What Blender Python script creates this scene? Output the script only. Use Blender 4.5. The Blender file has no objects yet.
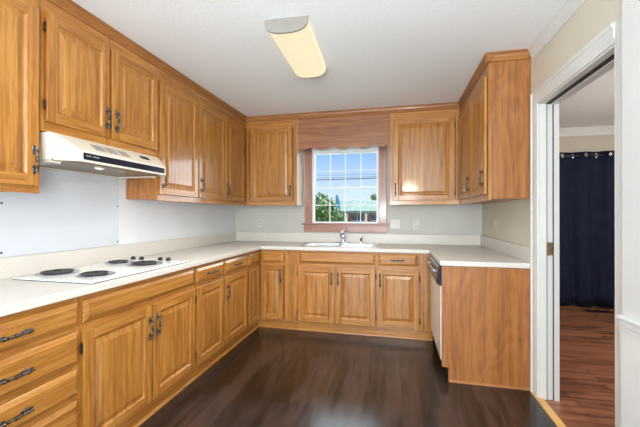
import bpy, bmesh, math, random
from mathutils import Vector, Matrix
random.seed(7)
PI = math.pi
S = bpy.context.scene
COL = S.collection
W, H = 3.048, 2.465          # kitchen width and ceiling height (m); back wall is y=0, left wall is x=0

# ------------------------------------------------------------------ camera, sky, lights, exposure
cam = bpy.data.cameras.new('camera')
cam.sensor_fit = 'HORIZONTAL'; cam.sensor_width = 36.0
cam.lens = 36.0 * 330.8 / 640.0
cam.clip_start = 0.02; cam.clip_end = 400
co = bpy.data.objects.new('camera', cam); COL.objects.link(co)
co.location = (2.079, -4.070, 1.265)
co.rotation_euler = (PI/2 + 0.0026, -0.0008, 0.222)
S.camera = co

S.view_settings.view_transform = 'Standard'
S.view_settings.look = 'None'
S.view_settings.gamma = 1.0
S.view_settings.use_curve_mapping = False
S.view_settings.exposure = -0.08

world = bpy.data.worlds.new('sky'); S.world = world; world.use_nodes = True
nt = world.node_tree; nt.nodes.clear()
wo = nt.nodes.new('ShaderNodeOutputWorld'); bg = nt.nodes.new('ShaderNodeBackground')
tc = nt.nodes.new('ShaderNodeTexCoord'); sx = nt.nodes.new('ShaderNodeSeparateXYZ'); rp = nt.nodes.new('ShaderNodeValToRGB')
nt.links.new(tc.outputs['Generated'], sx.inputs[0]); nt.links.new(sx.outputs['Z'], rp.inputs[0])
nt.links.new(rp.outputs[0], bg.inputs[0]); nt.links.new(bg.outputs[0], wo.inputs[0])
# added bright sky lobe, out of view, for reflections on doors and floor
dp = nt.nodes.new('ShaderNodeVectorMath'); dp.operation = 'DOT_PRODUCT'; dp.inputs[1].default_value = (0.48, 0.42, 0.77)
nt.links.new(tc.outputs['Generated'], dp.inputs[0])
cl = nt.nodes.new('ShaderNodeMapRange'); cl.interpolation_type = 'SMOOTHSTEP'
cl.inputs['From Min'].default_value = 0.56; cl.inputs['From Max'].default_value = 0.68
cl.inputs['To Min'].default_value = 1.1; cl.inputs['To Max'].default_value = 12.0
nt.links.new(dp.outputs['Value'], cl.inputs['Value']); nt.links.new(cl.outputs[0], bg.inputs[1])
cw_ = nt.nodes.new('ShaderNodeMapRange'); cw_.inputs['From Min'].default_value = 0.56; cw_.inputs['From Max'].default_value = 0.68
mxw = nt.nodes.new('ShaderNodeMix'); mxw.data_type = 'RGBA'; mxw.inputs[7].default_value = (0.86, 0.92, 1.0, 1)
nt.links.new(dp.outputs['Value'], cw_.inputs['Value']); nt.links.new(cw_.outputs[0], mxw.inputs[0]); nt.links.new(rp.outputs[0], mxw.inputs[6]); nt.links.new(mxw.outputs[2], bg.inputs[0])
e = rp.color_ramp.elements
e[0].position = 0.0; e[0].color = (0.80, 0.89, 1.0, 1)
e[1].position = 0.5; e[1].color = (0.10, 0.30, 0.88, 1)
q = e.new(0.07); q.color = (0.66, 0.83, 1.0, 1)
q = e.new(0.20); q.color = (0.27, 0.54, 0.98, 1)

def light(name, kind, loc, energy, color, rot=(0, 0, 0), size=1.0, size_y=None, angle=None):
    l = bpy.data.lights.new(name, kind); l.energy = energy; l.color = color
    if kind == 'AREA':
        l.size = size
        if size_y: l.shape = 'RECTANGLE'; l.size_y = size_y
    if kind == 'SUN' and angle: l.angle = angle
    if kind == 'POINT': l.shadow_soft_size = size
    o = bpy.data.objects.new(name, l); COL.objects.link(o); o.location = loc; o.rotation_euler = rot
    return o
light('sun', 'SUN', (0, -5, 30), 1.2, (1.0, 0.95, 0.88), rot=(math.radians(42), 0, math.radians(-25)), angle=0.01)
# added fill light behind the camera, set at the unseen south doors
light('rear_fill_light', 'AREA', (1.55, -7.25, 1.25), 150, (0.87, 0.94, 1.0), rot=(PI/2 + math.radians(16), 0, 0), size=2.5, size_y=2.0)
# added warm fill behind the camera, mostly for the left cabinets
light('warm_fill_light', 'POINT', (2.45, -5.3, 1.90), 88, (1.0, 0.88, 0.70), size=0.16)
# added area light aimed upwards to brighten the ceiling
light('ceiling_fill_light', 'AREA', (1.95, -4.35, 1.35), 50, (0.91, 0.97, 1.0), rot=(math.radians(180-42), 0, 0), size=0.5, size_y=0.5)
# added point fill for the room beyond the doorway
light('dining_fill_light', 'POINT', (5.4, -1.3, 1.75), 112, (1.0, 0.96, 0.92), size=0.15)

# ------------------------------------------------------------------ materials
def srgb(r, g, b):
    f = lambda c: (c/255/12.92) if c/255 <= 0.04045 else ((c/255+0.055)/1.055)**2.4
    return (f(r), f(g), f(b), 1)
def N(nt, t, **k):
    n = nt.nodes.new(t)
    for a, v in k.items(): setattr(n, a, v)
    return n
def base_mat(name, color, rough=0.5, metal=0.0, spec=0.5, coat=0.0):
    m = bpy.data.materials.new(name); m.use_nodes = True
    b = m.node_tree.nodes['Principled BSDF']
    b.inputs['Base Color'].default_value = color; b.inputs['Roughness'].default_value = rough
    b.inputs['Metallic'].default_value = metal; b.inputs['Specular IOR Level'].default_value = spec
    b.inputs['Coat Weight'].default_value = coat; b.inputs['Coat Roughness'].default_value = 0.12
    return m, m.node_tree, b
def noisy(name, c1, c2, scale=4, rough=0.5, bump=0.0, bscale=200, metal=0.0, spec=0.5, coat=0.0, stretch=(1, 1, 1)):
    m, t, b = base_mat(name, c1, rough, metal, spec, coat)
    c = N(t, 'ShaderNodeTexCoord'); mp = N(t, 'ShaderNodeMapping'); mp.inputs['Scale'].default_value = stretch
    n = N(t, 'ShaderNodeTexNoise'); n.inputs['Scale'].default_value = scale; n.inputs['Detail'].default_value = 4
    r = N(t, 'ShaderNodeValToRGB'); r.color_ramp.elements[0].color = c1; r.color_ramp.elements[1].color = c2
    r.color_ramp.elements[0].position = 0.35; r.color_ramp.elements[1].position = 0.65
    t.links.new(c.outputs['Object'], mp.inputs[0]); t.links.new(mp.outputs[0], n.inputs['Vector'])
    t.links.new(n.outputs['Fac'], r.inputs[0]); t.links.new(r.outputs[0], b.inputs['Base Color'])
    if bump:
        n2 = N(t, 'ShaderNodeTexNoise'); n2.inputs['Scale'].default_value = bscale; n2.inputs['Detail'].default_value = 3
        bp = N(t, 'ShaderNodeBump'); bp.inputs['Strength'].default_value = bump; bp.inputs['Distance'].default_value = 0.004
        t.links.new(c.outputs['Object'], n2.inputs['Vector']); t.links.new(n2.outputs['Fac'], bp.inputs['Height'])
        t.links.new(bp.outputs[0], b.inputs['Normal'])
    return m
def oak(name, axis, dark, mid, lite, rough=0.40, coat=0.42, wave=0.0):
    """lacquered oak; the grain runs along the object's own axis"""
    m, t, b = base_mat(name, mid, rough, 0, 0.5, coat)
    b.inputs['Coat IOR'].default_value = 1.6
    c = N(t, 'ShaderNodeTexCoord'); oi = N(t, 'ShaderNodeObjectInfo')
    mul = N(t, 'ShaderNodeMath', operation='MULTIPLY'); mul.inputs[1].default_value = 13.0
    add = N(t, 'ShaderNodeVectorMath', operation='ADD')
    t.links.new(oi.outputs['Random'], mul.inputs[0]); t.links.new(c.outputs['Object'], add.inputs[0]); t.links.new(mul.outputs[0], add.inputs[1])
    def mapped(across, along):
        mp = N(t, 'ShaderNodeMapping'); s = [across]*3; s['XYZ'.index(axis)] = along
        mp.inputs['Scale'].default_value = s; t.links.new(add.outputs[0], mp.inputs[0]); return mp
    n1 = N(t, 'ShaderNodeTexNoise'); n1.inputs['Scale'].default_value = 1; n1.inputs['Detail'].default_value = 3; n1.inputs['Distortion'].default_value = 0.6
    t.links.new(mapped(38, 1.6).outputs[0], n1.inputs['Vector'])
    n2 = N(t, 'ShaderNodeTexNoise'); n2.inputs['Scale'].default_value = 1; n2.inputs['Detail'].default_value = 5; n2.inputs['Roughness'].default_value = 0.7
    t.links.new(mapped(150, 5).outputs[0], n2.inputs['Vector'])
    n3 = N(t, 'ShaderNodeTexNoise'); n3.inputs['Scale'].default_value = 1; n3.inputs['Detail'].default_value = 1.5; n3.inputs['Distortion'].default_value = 0.4
    t.links.new(mapped(5.5, 1.1).outputs[0], n3.inputs['Vector'])
    # growth rings: repeated contour lines of the broad noise
    ring = N(t, 'ShaderNodeMath', operation='MULTIPLY'); ring.inputs[1].default_value = 62
    sn = N(t, 'ShaderNodeMath', operation='SINE'); t.links.new(n3.outputs['Fac'], ring.inputs[0]); t.links.new(ring.outputs[0], sn.inputs[0])
    a1 = N(t, 'ShaderNodeMath', operation='MULTIPLY_ADD'); a1.inputs[1].default_value = 0.04 + wave
    t.links.new(sn.outputs[0], a1.inputs[0]); t.links.new(n1.outputs['Fac'], a1.inputs[2])
    a2 = N(t, 'ShaderNodeMath', operation='MULTIPLY_ADD'); a2.inputs[1].default_value = 0.72
    t.links.new(n2.outputs['Fac'], a2.inputs[0]); t.links.new(a1.outputs[0], a2.inputs[2])
    r = N(t, 'ShaderNodeValToRGB'); el = r.color_ramp.elements
    el[0].position = 0.54; el[0].color = dark; el[1].position = 1.0; el[1].color = lite
    x = el.new(0.82); x.color = mid
    t.links.new(a2.outputs[0], r.inputs[0])
    hsv = N(t, 'ShaderNodeHueSaturation'); mr = N(t, 'ShaderNodeMapRange')
    mr.inputs['To Min'].default_value = 0.94; mr.inputs['To Max'].default_value = 1.06
    t.links.new(oi.outputs['Random'], mr.inputs[0]); t.links.new(mr.outputs[0], hsv.inputs['Value']); t.links.new(r.outputs[0], hsv.inputs['Color'])
    t.links.new(hsv.outputs[0], b.inputs['Base Color'])
    bp = N(t, 'ShaderNodeBump'); bp.inputs['Strength'].default_value = 0.12; bp.inputs['Distance'].default_value = 0.002
    t.links.new(n2.outputs['Fac'], bp.inputs['Height']); t.links.new(bp.outputs[0], b.inputs['Normal'])
    return m
OD, OM, OL = srgb(130, 78, 26), srgb(166, 109, 43), srgb(184, 129, 59)
oak_v = oak('oak_vertical', 'Z', OD, OM, OL)
oak_h = oak('oak_horizontal', 'X', OD, OM, OL)
veneer = oak('oak_veneer', 'Z', srgb(128, 77, 34), srgb(154, 97, 46), srgb(168, 110, 55), rough=0.42, coat=0.3, wave=0.03)
oak_inner = oak('oak_inside', 'Z', srgb(140, 84, 40), srgb(176, 116, 60), srgb(196, 140, 80))  # second oak tone, not assigned to any part
valance_m = oak('oak_valance', 'X', srgb(122, 74, 44), srgb(146, 94, 58), srgb(160, 108, 70), coat=0.3)
crown_oak = oak('oak_crown_darker', 'X', srgb(124, 74, 32), srgb(150, 95, 44), srgb(164, 108, 54), rough=0.5, coat=0.15)
casing_v = oak('stained_casing_vertical', 'Z', srgb(140, 92, 74), srgb(158, 108, 88), srgb(170, 122, 102), coat=0.3)
casing_h = oak('stained_casing_horizontal', 'X', srgb(140, 92, 74), srgb(158, 108, 88), srgb(170, 122, 102), coat=0.3)

def planks(name, cols, along, pw, pl, rough, seed=0.0, coat=0.0):
    m, t, b = base_mat(name, cols[0], rough, 0, 0.75, coat)
    c = N(t, 'ShaderNodeTexCoord'); mp = N(t, 'ShaderNodeMapping')
    if along == 'Y': mp.inputs['Rotation'].default_value = (0, 0, PI/2)
    mp.inputs['Location'].default_value = (seed, seed*0.3, 0)
    t.links.new(c.outputs['Object'], mp.inputs[0])
    br = N(t, 'ShaderNodeTexBrick'); br.inputs['Scale'].default_value = 1; br.inputs['Brick Width'].default_value = pl; br.inputs['Row Height'].default_value = pw
    br.inputs['Mortar Size'].default_value = 0.0012; br.inputs['Mortar Smooth'].default_value = 0.2; br.offset = 0.37; br.inputs['Bias'].default_value = 0
    br.inputs['Color1'].default_value = (0, 0, 0, 1); br.inputs['Color2'].default_value = (1, 1, 1, 1); br.inputs['Mortar'].default_value = (0.0, 0.0, 0.0, 1)
    t.links.new(mp.outputs[0], br.inputs['Vector'])
    m2 = N(t, 'ShaderNodeMapping'); m2.inputs['Scale'].default_value = (2.6, 24, 1); t.links.new(mp.outputs[0], m2.inputs[0])
    n = N(t, 'ShaderNodeTexNoise'); n.inputs['Scale'].default_value = 1; n.inputs['Detail'].default_value = 6; n.inputs['Distortion'].default_value = 0.8; t.links.new(m2.outputs[0], n.inputs['Vector'])
    m3 = N(t, 'ShaderNodeMapping'); m3.inputs['Scale'].default_value = (1.4, 3.0, 1); t.links.new(mp.outputs[0], m3.inputs[0])
    n3 = N(t, 'ShaderNodeTexNoise'); n3.inputs['Scale'].default_value = 1; n3.inputs['Detail'].default_value = 3; t.links.new(m3.outputs[0], n3.inputs['Vector'])
    ma = N(t, 'ShaderNodeMath', operation='MULTIPLY_ADD'); ma.inputs[1].default_value = 0.26
    sep = N(t, 'ShaderNodeSeparateColor'); t.links.new(br.outputs['Color'], sep.inputs[0]); t.links.new(sep.outputs[0], ma.inputs[0])
    t.links.new(n.outputs['Fac'], ma.inputs[2])
    mb = N(t, 'ShaderNodeMath', operation='MULTIPLY_ADD'); mb.inputs[1].default_value = 0.5; t.links.new(n3.outputs['Fac'], mb.inputs[0]); t.links.new(ma.outputs[0], mb.inputs[2])
    r = N(t, 'ShaderNodeValToRGB'); el = r.color_ramp.elements
    el[0].position = 0.66; el[0].color = cols[0]; el[1].position = 1.0; el[1].color = cols[2]
    q = el.new(0.84); q.color = cols[1]; t.links.new(mb.outputs[0], r.inputs[0])
    mx = N(t, 'ShaderNodeMix', data_type='RGBA'); t.links.new(br.outputs['Fac'], mx.inputs[0]); t.links.new(r.outputs[0], mx.inputs[6]); mx.inputs[7].default_value = tuple(0.45*v for v in cols[0][:3])+(1,)
    t.links.new(mx.outputs[2], b.inputs['Base Color'])
    bp = N(t, 'ShaderNodeBump'); bp.inputs['Strength'].default_value = 0.04; bp.inputs['Distance'].default_value = 0.002
    t.links.new(n.outputs['Fac'], bp.inputs['Height']); t.links.new(bp.outputs[0], b.inputs['Normal'])
    return m
floor_m = planks('dark_laminate_planks', (srgb(10, 6, 5), srgb(30, 21, 19), srgb(57, 44, 40)), 'Y', 0.125, 1.2, 0.24)
floor2_m = planks('red_brown_hardwood', (srgb(104, 64, 42), srgb(130, 82, 56), srgb(148, 98, 70)), 'X', 0.06, 0.9, 0.27)
thresh_m = noisy('golden_threshold_wood', srgb(196, 152, 84), srgb(222, 180, 110), 6, 0.4, stretch=(12, 1, 1))
back_m = noisy('warm_grey_wall_paint', srgb(187, 187, 180), srgb(192, 192, 185), 3, 0.55, 0.05, 250)
wall_m = noisy('pale_grey_wall_paint', srgb(219, 223, 227), srgb(224, 228, 232), 3, 0.55, 0.05, 250)
beige_m = noisy('warm_beige_wall_paint', srgb(210, 204, 187), srgb(215, 209, 192), 3, 0.6, 0.05, 250)
hall_m = noisy('soft_grey_wall_paint', srgb(206, 206, 205), srgb(211, 211, 210), 3, 0.6, 0.04, 250)
taupe_m = noisy('taupe_wall_paint', srgb(188, 180, 164), srgb(194, 186, 170), 3, 0.6)
ceil_m = noisy('textured_white_ceiling', srgb(238, 243, 247), srgb(243, 247, 250), 60, 0.85, 0.5, 130)
trim_m = noisy('white_gloss_trim', srgb(216, 217, 214), srgb(221, 222, 219), 3, 0.28)
groove_shade_m = noisy('painted_groove_shade', srgb(54, 50, 48), srgb(70, 66, 62), 20, 0.8)  # dark tone for the shade painted into the doorway gaps
counter_m = noisy('cream_laminate', srgb(210, 207, 200), srgb(215, 212, 205), 90, 0.42, spec=0.35)
splash_m = noisy('cream_laminate_splash', srgb(208, 204, 196), srgb(213, 209, 201), 90, 0.32)
panel_m = noisy('white_splash_panel', srgb(200, 206, 214), srgb(205, 211, 219), 3, 0.30)
enamel_m = noisy('white_enamel', srgb(240, 240, 238), srgb(244, 244, 242), 3, 0.16, coat=0.3)
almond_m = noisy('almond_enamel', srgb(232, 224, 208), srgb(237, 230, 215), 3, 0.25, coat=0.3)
navy_gloss = noisy('dark_blue_glass_panel', srgb(22, 30, 46), srgb(30, 40, 58), 5, 0.15)
black_m = noisy('black_plastic', srgb(20, 20, 22), srgb(30, 30, 33), 9, 0.35)
pewter_m = noisy('antique_pewter', srgb(62, 56, 52), srgb(128, 122, 118), 60, 0.30, metal=0.9)
hinge_m = noisy('dark_bronze', srgb(42, 34, 28), srgb(74, 62, 52), 60, 0.4, metal=0.7)
steel_m = noisy('brushed_steel', srgb(176, 178, 184), srgb(200, 202, 208), 30, 0.22, metal=1.0)
chrome_m = noisy('chrome', srgb(205, 210, 216), srgb(222, 226, 230), 4, 0.07, metal=1.0)
coil_m = noisy('dark_heating_coil', srgb(52, 50, 50), srgb(84, 80, 80), 50, 0.45, metal=0.5)
pan_m = noisy('chrome_drip_pan', srgb(170, 168, 172), srgb(205, 203, 206), 20, 0.25, metal=1.0)
filter_m = noisy('aluminium_filter', srgb(120, 104, 88), srgb(160, 142, 120), 240, 0.4, metal=0.6)
vent_m = noisy('grey_louvre', srgb(138, 135, 130), srgb(150, 147, 142), 40, 0.6)
ivory_m = noisy('ivory_plastic', srgb(198, 194, 183), srgb(204, 200, 190), 9, 0.35)
slot_m = noisy('dark_slots', srgb(70, 62, 54), srgb(86, 78, 70), 9, 0.5)
brass_m = noisy('worn_brass', srgb(146, 126, 96), srgb(178, 158, 124), 50, 0.35, metal=0.7)
capm = noisy('grey_lamp_end_cap', srgb(138, 136, 130), srgb(144, 142, 137), 9, 0.6, spec=0.2)
sash_m = noisy('white_vinyl_sash', srgb(236, 240, 244), srgb(240, 244, 248), 5, 0.35)

def curtain_mat():
    m, t, b = base_mat('navy_curtain_cloth', srgb(24, 28, 42), 0.75, 0, 0.15)
    c = N(t, 'ShaderNodeTexCoord'); n = N(t, 'ShaderNodeTexNoise'); n.inputs['Scale'].default_value = 6
    r = N(t, 'ShaderNodeValToRGB'); r.color_ramp.elements[0].color = srgb(16, 19, 30); r.color_ramp.elements[1].color = srgb(30, 38, 64)
    t.links.new(c.outputs['Object'], n.inputs['Vector']); t.links.new(n.outputs['Fac'], r.inputs[0]); t.links.new(r.outputs[0], b.inputs['Base Color'])
    b.inputs['Sheen Weight'].default_value = 0.0
    return m
curtain_m = curtain_mat()
def glass_mat():
    m = bpy.data.materials.new('window_glass'); m.use_nodes = True; t = m.node_tree; t.nodes.clear()
    o = N(t, 'ShaderNodeOutputMaterial'); g = N(t, 'ShaderNodeBsdfGlossy'); g.inputs['Roughness'].default_value = 0.02
    tr = N(t, 'ShaderNodeBsdfTransparent'); tr.inputs[0].default_value = (0.97, 0.985, 0.99, 1); mx = N(t, 'ShaderNodeMixShader')
    fr = N(t, 'ShaderNodeFresnel'); fr.inputs[0].default_value = 1.12
    t.links.new(fr.outputs[0], mx.inputs[0]); t.links.new(tr.outputs[0], mx.inputs[1]); t.links.new(g.outputs[0], mx.inputs[2]); t.links.new(mx.outputs[0], o.inputs[0])
    return m
glass_m = glass_mat()
def lamp_mat():
    m, t, b = base_mat('glowing_lamp_diffuser', srgb(240, 232, 205), 0.4)
    c = N(t, 'ShaderNodeTexCoord'); n = N(t, 'ShaderNodeTexNoise'); n.inputs['Scale'].default_value = 2
    r = N(t, 'ShaderNodeValToRGB'); r.color_ramp.elements[0].color = (0.96, 0.83, 0.54, 1); r.color_ramp.elements[1].color = (0.96, 0.85, 0.57, 1)
    t.links.new(c.outputs['Object'], n.inputs['Vector']); t.links.new(n.outputs['Fac'], r.inputs[0]); t.links.new(r.outputs[0], b.inputs['Emission Color'])
    b.inputs['Emission Strength'].default_value = 0.96
    b.inputs['Base Color'].default_value = (0.12, 0.11, 0.09, 1)
    return m
lamp_m = lamp_mat()

# ------------------------------------------------------------------ mesh helpers
class MB:
    """collects shapes, then links them as ONE mesh object"""
    def __init__(s): s.bm = bmesh.new()
    def box(s, x0, x1, y0, y1, z0, z1, mi=0):
        v = [s.bm.verts.new(p) for p in [(x0,y0,z0),(x1,y0,z0),(x1,y1,z0),(x0,y1,z0),(x0,y0,z1),(x1,y0,z1),(x1,y1,z1),(x0,y1,z1)]]
        for f in [(0,3,2,1),(4,5,6,7),(0,1,5,4),(1,2,6,5),(2,3,7,6),(3,0,4,7)]:
            s.bm.faces.new([v[i] for i in f]).material_index = mi
        return s
    def loft(s, rings, mi=0, caps=True, closed=True):
        R = [[s.bm.verts.new(p) for p in r] for r in rings]; n = len(R[0])
        for a, b in zip(R, R[1:]):
            for i in range(n if closed else n-1):
                j = (i+1) % n; s.bm.faces.new([a[i], a[j], b[j], b[i]]).material_index = mi
        if caps:
            s.bm.faces.new(R[0][::-1]).material_index = mi; s.bm.faces.new(R[-1]).material_index = mi
        return s
    def prism(s, poly, axis, a, b, mi=0):
        """poly: 2-D points in the two remaining axes (in xyz order)"""
        def P(p, t):
            l = list(p); l.insert('xyz'.index(axis), t); return tuple(l)
        return s.loft([[P(p, a) for p in poly], [P(p, b) for p in poly]], mi)
    def lathe(s, prof, c=(0,0,0), axis='z', n=20, mi=0):
        rings = []
        for r, h in prof:
            ring = []
            for k in range(n):
                t = 2*PI*k/n; a, b = max(r, 1e-4)*math.cos(t), max(r, 1e-4)*math.sin(t)
                p = {'z': (a, b, h), 'x': (h, a, b), 'y': (b, h, a)}[axis]
                ring.append((c[0]+p[0], c[1]+p[1], c[2]+p[2]))
            rings.append(ring)
        return s.loft(rings, mi)
    def tube(s, pts, rad, n=10, mi=0):
        pts = [Vector(p) for p in pts]
        rs = rad if isinstance(rad, (list, tuple)) else [rad]*len(pts)
        rings = []; up = None
        for i, p in enumerate(pts):
            d = (pts[min(i+1, len(pts)-1)] - pts[max(i-1, 0)]).normalized()
            if up is None: up = Vector((0,0,1)) if abs(d.z) < 0.9 else Vector((1,0,0))
            a = d.cross(up).normalized(); b = a.cross(d).normalized(); up = b
            rings.append([tuple(p + rs[i]*(math.cos(2*PI*k/n)*a + math.sin(2*PI*k/n)*b)) for k in range(n)])
        return s.loft(rings, mi)
    def ball(s, c, r, sc=(1,1,1), mi=0, u=14, v=9):
        prof = [[(c[0]+r*sc[0]*math.sin(PI*(j+.02)/(v+.04))*math.cos(2*PI*k/u), c[1]+r*sc[1]*math.sin(PI*(j+.02)/(v+.04))*math.sin(2*PI*k/u), c[2]-r*sc[2]*math.cos(PI*(j+.02)/(v+.04))) for k in range(u)] for j in range(v+1)]
        return s.loft(prof, mi)
    def cells(s, xs, ys, skip, z0, z1, mi=0):
        """plate from a grid of cells with some left out, one closed solid"""
        V = {}
        def g(i, j, z):
            if (i, j, z) not in V: V[(i, j, z)] = s.bm.verts.new((xs[i], ys[j], z))
            return V[(i, j, z)]
        nx, ny = len(xs)-1, len(ys)-1
        on = lambda i, j: 0 <= i < nx and 0 <= j < ny and not skip(i, j)
        for i in range(nx):
            for j in range(ny):
                if not on(i, j): continue
                s.bm.faces.new([g(i,j,z1), g(i+1,j,z1), g(i+1,j+1,z1), g(i,j+1,z1)])
                s.bm.faces.new([g(i,j,z0), g(i,j+1,z0), g(i+1,j+1,z0), g(i+1,j,z0)])
                for (di, dj, a, b) in ((-1,0,(i,j+1),(i,j)), (1,0,(i+1,j),(i+1,j+1)), (0,-1,(i,j),(i+1,j)), (0,1,(i+1,j+1),(i,j+1))):
                    if not on(i+di, j+dj): s.bm.faces.new([g(*a,z0), g(*b,z0), g(*b,z1), g(*a,z1)])
        return s
    def build(s, name, mats, parent=None, loc=(0,0,0), rot=(0,0,0), bevel=0.0, smooth=False, seg=2):
        bmesh.ops.recalc_face_normals(s.bm, faces=s.bm.faces)
        me = bpy.data.meshes.new(name); s.bm.to_mesh(me); s.bm.free()
        for m in (mats if isinstance(mats, (list, tuple)) else [mats]): me.materials.append(m)
        o = bpy.data.objects.new(name, me); COL.objects.link(o)
        o.location = loc; o.rotation_euler = rot
        if parent: o.parent = parent
        if smooth:
            for p in me.polygons: p.use_smooth = True
            try: me.set_sharp_from_angle(angle=math.radians(38))
            except Exception: pass
        if bevel:
            b = o.modifiers.new('bevel', 'BEVEL'); b.width = bevel; b.segments = seg; b.limit_method = 'ANGLE'; b.angle_limit = math.radians(40)
            b.harden_normals = False
        return o
def tag(o, label=None, cat=None, group=None, kind=None):
    if label: o['label'] = label
    if cat: o['category'] = cat
    if group: o['group'] = group
    if kind: o['kind'] = kind
    return o
def thing(name, label, cat, loc=(0,0,0), rotz=0, group=None, kind=None):
    o = bpy.data.objects.new(name, None); COL.objects.link(o); o.empty_display_size = 0.1
    o.location = loc; o.rotation_euler = (0, 0, rotz)
    return tag(o, label, cat, group, kind)
def struct(name, mb, mat, label, cat, **k):
    return tag(mb.build(name, mat, **k), label, cat, kind='structure')
def dup_mesh(src, parent, loc, rot=(0,0,0), name=None):
    c = src.copy(); COL.objects.link(c); c.parent = parent; c.location = loc; c.rotation_euler = rot
    if name: c.name = name
    return c

# ------------------------------------------------------------------ the room
T = 0.12
DY0, DY1, DZ = -1.512, -2.336, 2.035          # doorway to the next room
struct('floor', MB().box(-T, W+0.004, -7.4, 0.0, -0.05, 0), floor_m, 'dark brown laminate plank floor of the kitchen', 'floor')
struct('floor_dining', MB().box(W+0.004, 7.0, -7.4, 1.2, -0.05, 0), floor2_m, 'red brown hardwood strip floor seen through the doorway', 'floor')
struct('ceiling', MB().box(-T, 7.0, -7.4, 1.35, H, H+0.1), ceil_m, 'white textured ceiling over both rooms', 'ceiling')
struct('wall_left', MB().box(-T, 0, -7.4, T, -0.05, H), wall_m, 'pale wall behind the cooktop counter', 'wall')
WX0, WX1, WZ0, WZ1 = 1.062, 1.888, 1.15, 2.055
struct('wall_back', MB().box(0, WX0, 0, T, -0.05, H).box(WX1, W, 0, T, -0.05, H).box(WX0, WX1, 0, T, -0.05, WZ0).box(WX0, WX1, 0, T, WZ1, H), back_m, 'pale grey wall around the window over the sink', 'wall')
struct('wall_right', MB().box(W, W+T, DY0, 1.2, -0.05, H).box(W, W+T, DY1, DY0, DZ, H).box(W, W+T, -2.5, DY1, -0.05, H), beige_m, 'beige wall holding the doorway', 'wall')
struct('wall_hall', MB().box(2.99, W+T, -7.4, -2.472, -0.05, H), hall_m, 'grey painted wall at the right edge with white wainscot below', 'wall')
struct('wall_south', MB().box(-T, 0.2, -7.4, -7.3, -0.05, H).box(2.9, 7.0, -7.4, -7.3, -0.05, H).box(0.2, 2.9, -7.4, -7.3, 2.3, H).box(0.2, 2.9, -7.4, -7.3, -0.05, 0.2), hall_m, 'wall behind the camera', 'wall')
struct('wall_dining_north', MB().box(W, 7.0, 1.2, 1.32, -0.05, H), taupe_m, 'taupe wall above the navy curtain', 'wall')
struct('wall_dining_east', MB().box(7.0, 7.1, -7.4, 1.32, -0.05, H), taupe_m, 'far side wall of the next room', 'wall')

def crown(name, pts_axis, a, b, base, sgn, label, mat=trim_m, z1=H, drop=0.09, proj=0.03):
    """crown moulding profile swept along one axis; sgn = direction it projects"""
    prof = [(0, 0), (proj, 0), (proj, -0.012), (proj*0.82, -0.018), (proj*0.62, -0.040), (proj*0.45, -0.058), (proj*0.30, -0.068), (proj*0.30, -drop), (0, -drop)]
    poly = [(base + sgn*p, z1+q-0.0005) for p, q in prof]
    m = MB().prism(poly, pts_axis, a, b)
    return struct(name, m, mat, label, 'trim')
crown('trim_1', 'y', -2.47, -1.4125, W, -1, 'white crown moulding along the beige wall over the doorway')
crown('trim_2', 'x', W+T, 6.99, 1.2, -1, 'white crown moulding above the navy curtain', drop=0.11, proj=0.05)

# hall wainscot: chair rail and white panel
struct('trim_3', MB().box(2.966, 2.99, -6.0, -2.474, 0.842, 0.856).box(2.974, 2.99, -6.0, -2.474, 0.815, 0.842).box(2.980, 2.99, -6.0, -2.474, 0.79, 0.815), trim_m, 'white chair rail running from the doorway to the right edge', 'trim', bevel=0.003)
struct('wall_wainscot', MB().box(2.984, 2.9895, -6.0, -2.474, 0.10, 0.79), trim_m, 'white wainscot panel under the chair rail', 'wall')
struct('baseboard_right', MB().box(2.974, 2.9895, -6.0, -2.474, 0.0, 0.10), trim_m, 'white baseboard under the wainscot', 'baseboard')

# doorway lining (its door has been taken off)
dr = thing('door_1', 'white cased doorway without a door leading to the curtained room', 'doorway', (W, 0, 0), kind='structure')
def casing(mb, y0, y1, z0, z1, horizontal=False):
    # stepped colonial profile, outer edge thick
    return mb
cw = 0.090
def casing_strip(name, a0, a1, b0, b1, vert=True, flip=False):
    m = MB(); xs = [(0.0, 0.022), (0.18, 0.022), (0.26, 0.015), (0.70, 0.013), (0.86, 0.010), (1.0, 0.010)]
    poly = []
    lo, hi = (a0, a1)
    for f, d in xs: poly.append((-d, lo + (hi-lo)*f))
    poly += [(0, hi), (0, lo)]
    if vert: m.prism([(x, y) for x, y in poly], 'z', b0, b1)
    else: m.prism([(x, y) for x, y in poly], 'y', b0, b1)
    return m.build(name, trim_m, dr, bevel=0.002)
casing_strip('casing', DY0+cw, DY0, 0.0, DZ+cw)
casing_strip('casing', DY1-cw, DY1, 0.0, DZ+cw)
casing_strip('head_casing', DZ+cw, DZ, DY1-0.002, DY0+0.002, vert=False)
jm = MB().box(0.0, 0.045, DY0-0.010, DY0+0.0, 0, DZ).box(0.084, T, DY0-0.014, DY0, 0, DZ).box(0.045, 0.084, DY0-0.004, DY0, 0, DZ)
jm.build('jamb', trim_m, dr)
MB().box(0.0445, 0.0485, DY0-0.0115, DY0-0.004, 0, DZ).box(0.0830, 0.0865, DY0-0.0155, DY0-0.004, 0, DZ).build('jamb_groove_shade', groove_shade_m, dr)  # dark strips stand in for the shaded gaps of the jamb
MB().box(0.0, 0.045, DY1, DY1+0.010, 0, DZ).box(0.045, T, DY1, DY1+0.016, 0, DZ).build('jamb', trim_m, dr)
MB().box(0.0, 0.040, DY1, DY0, DZ-0.010, DZ).box(0.070, T, DY1, DY0, DZ-0.020, DZ).build('head_jamb', trim_m, dr)
MB().box(0.040, 0.070, DY1+0.001, DY0-0.001, DZ-0.014, DZ).build('head_groove_shade', groove_shade_m, dr)  # dark strip stands in for shade in the head recess
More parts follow.
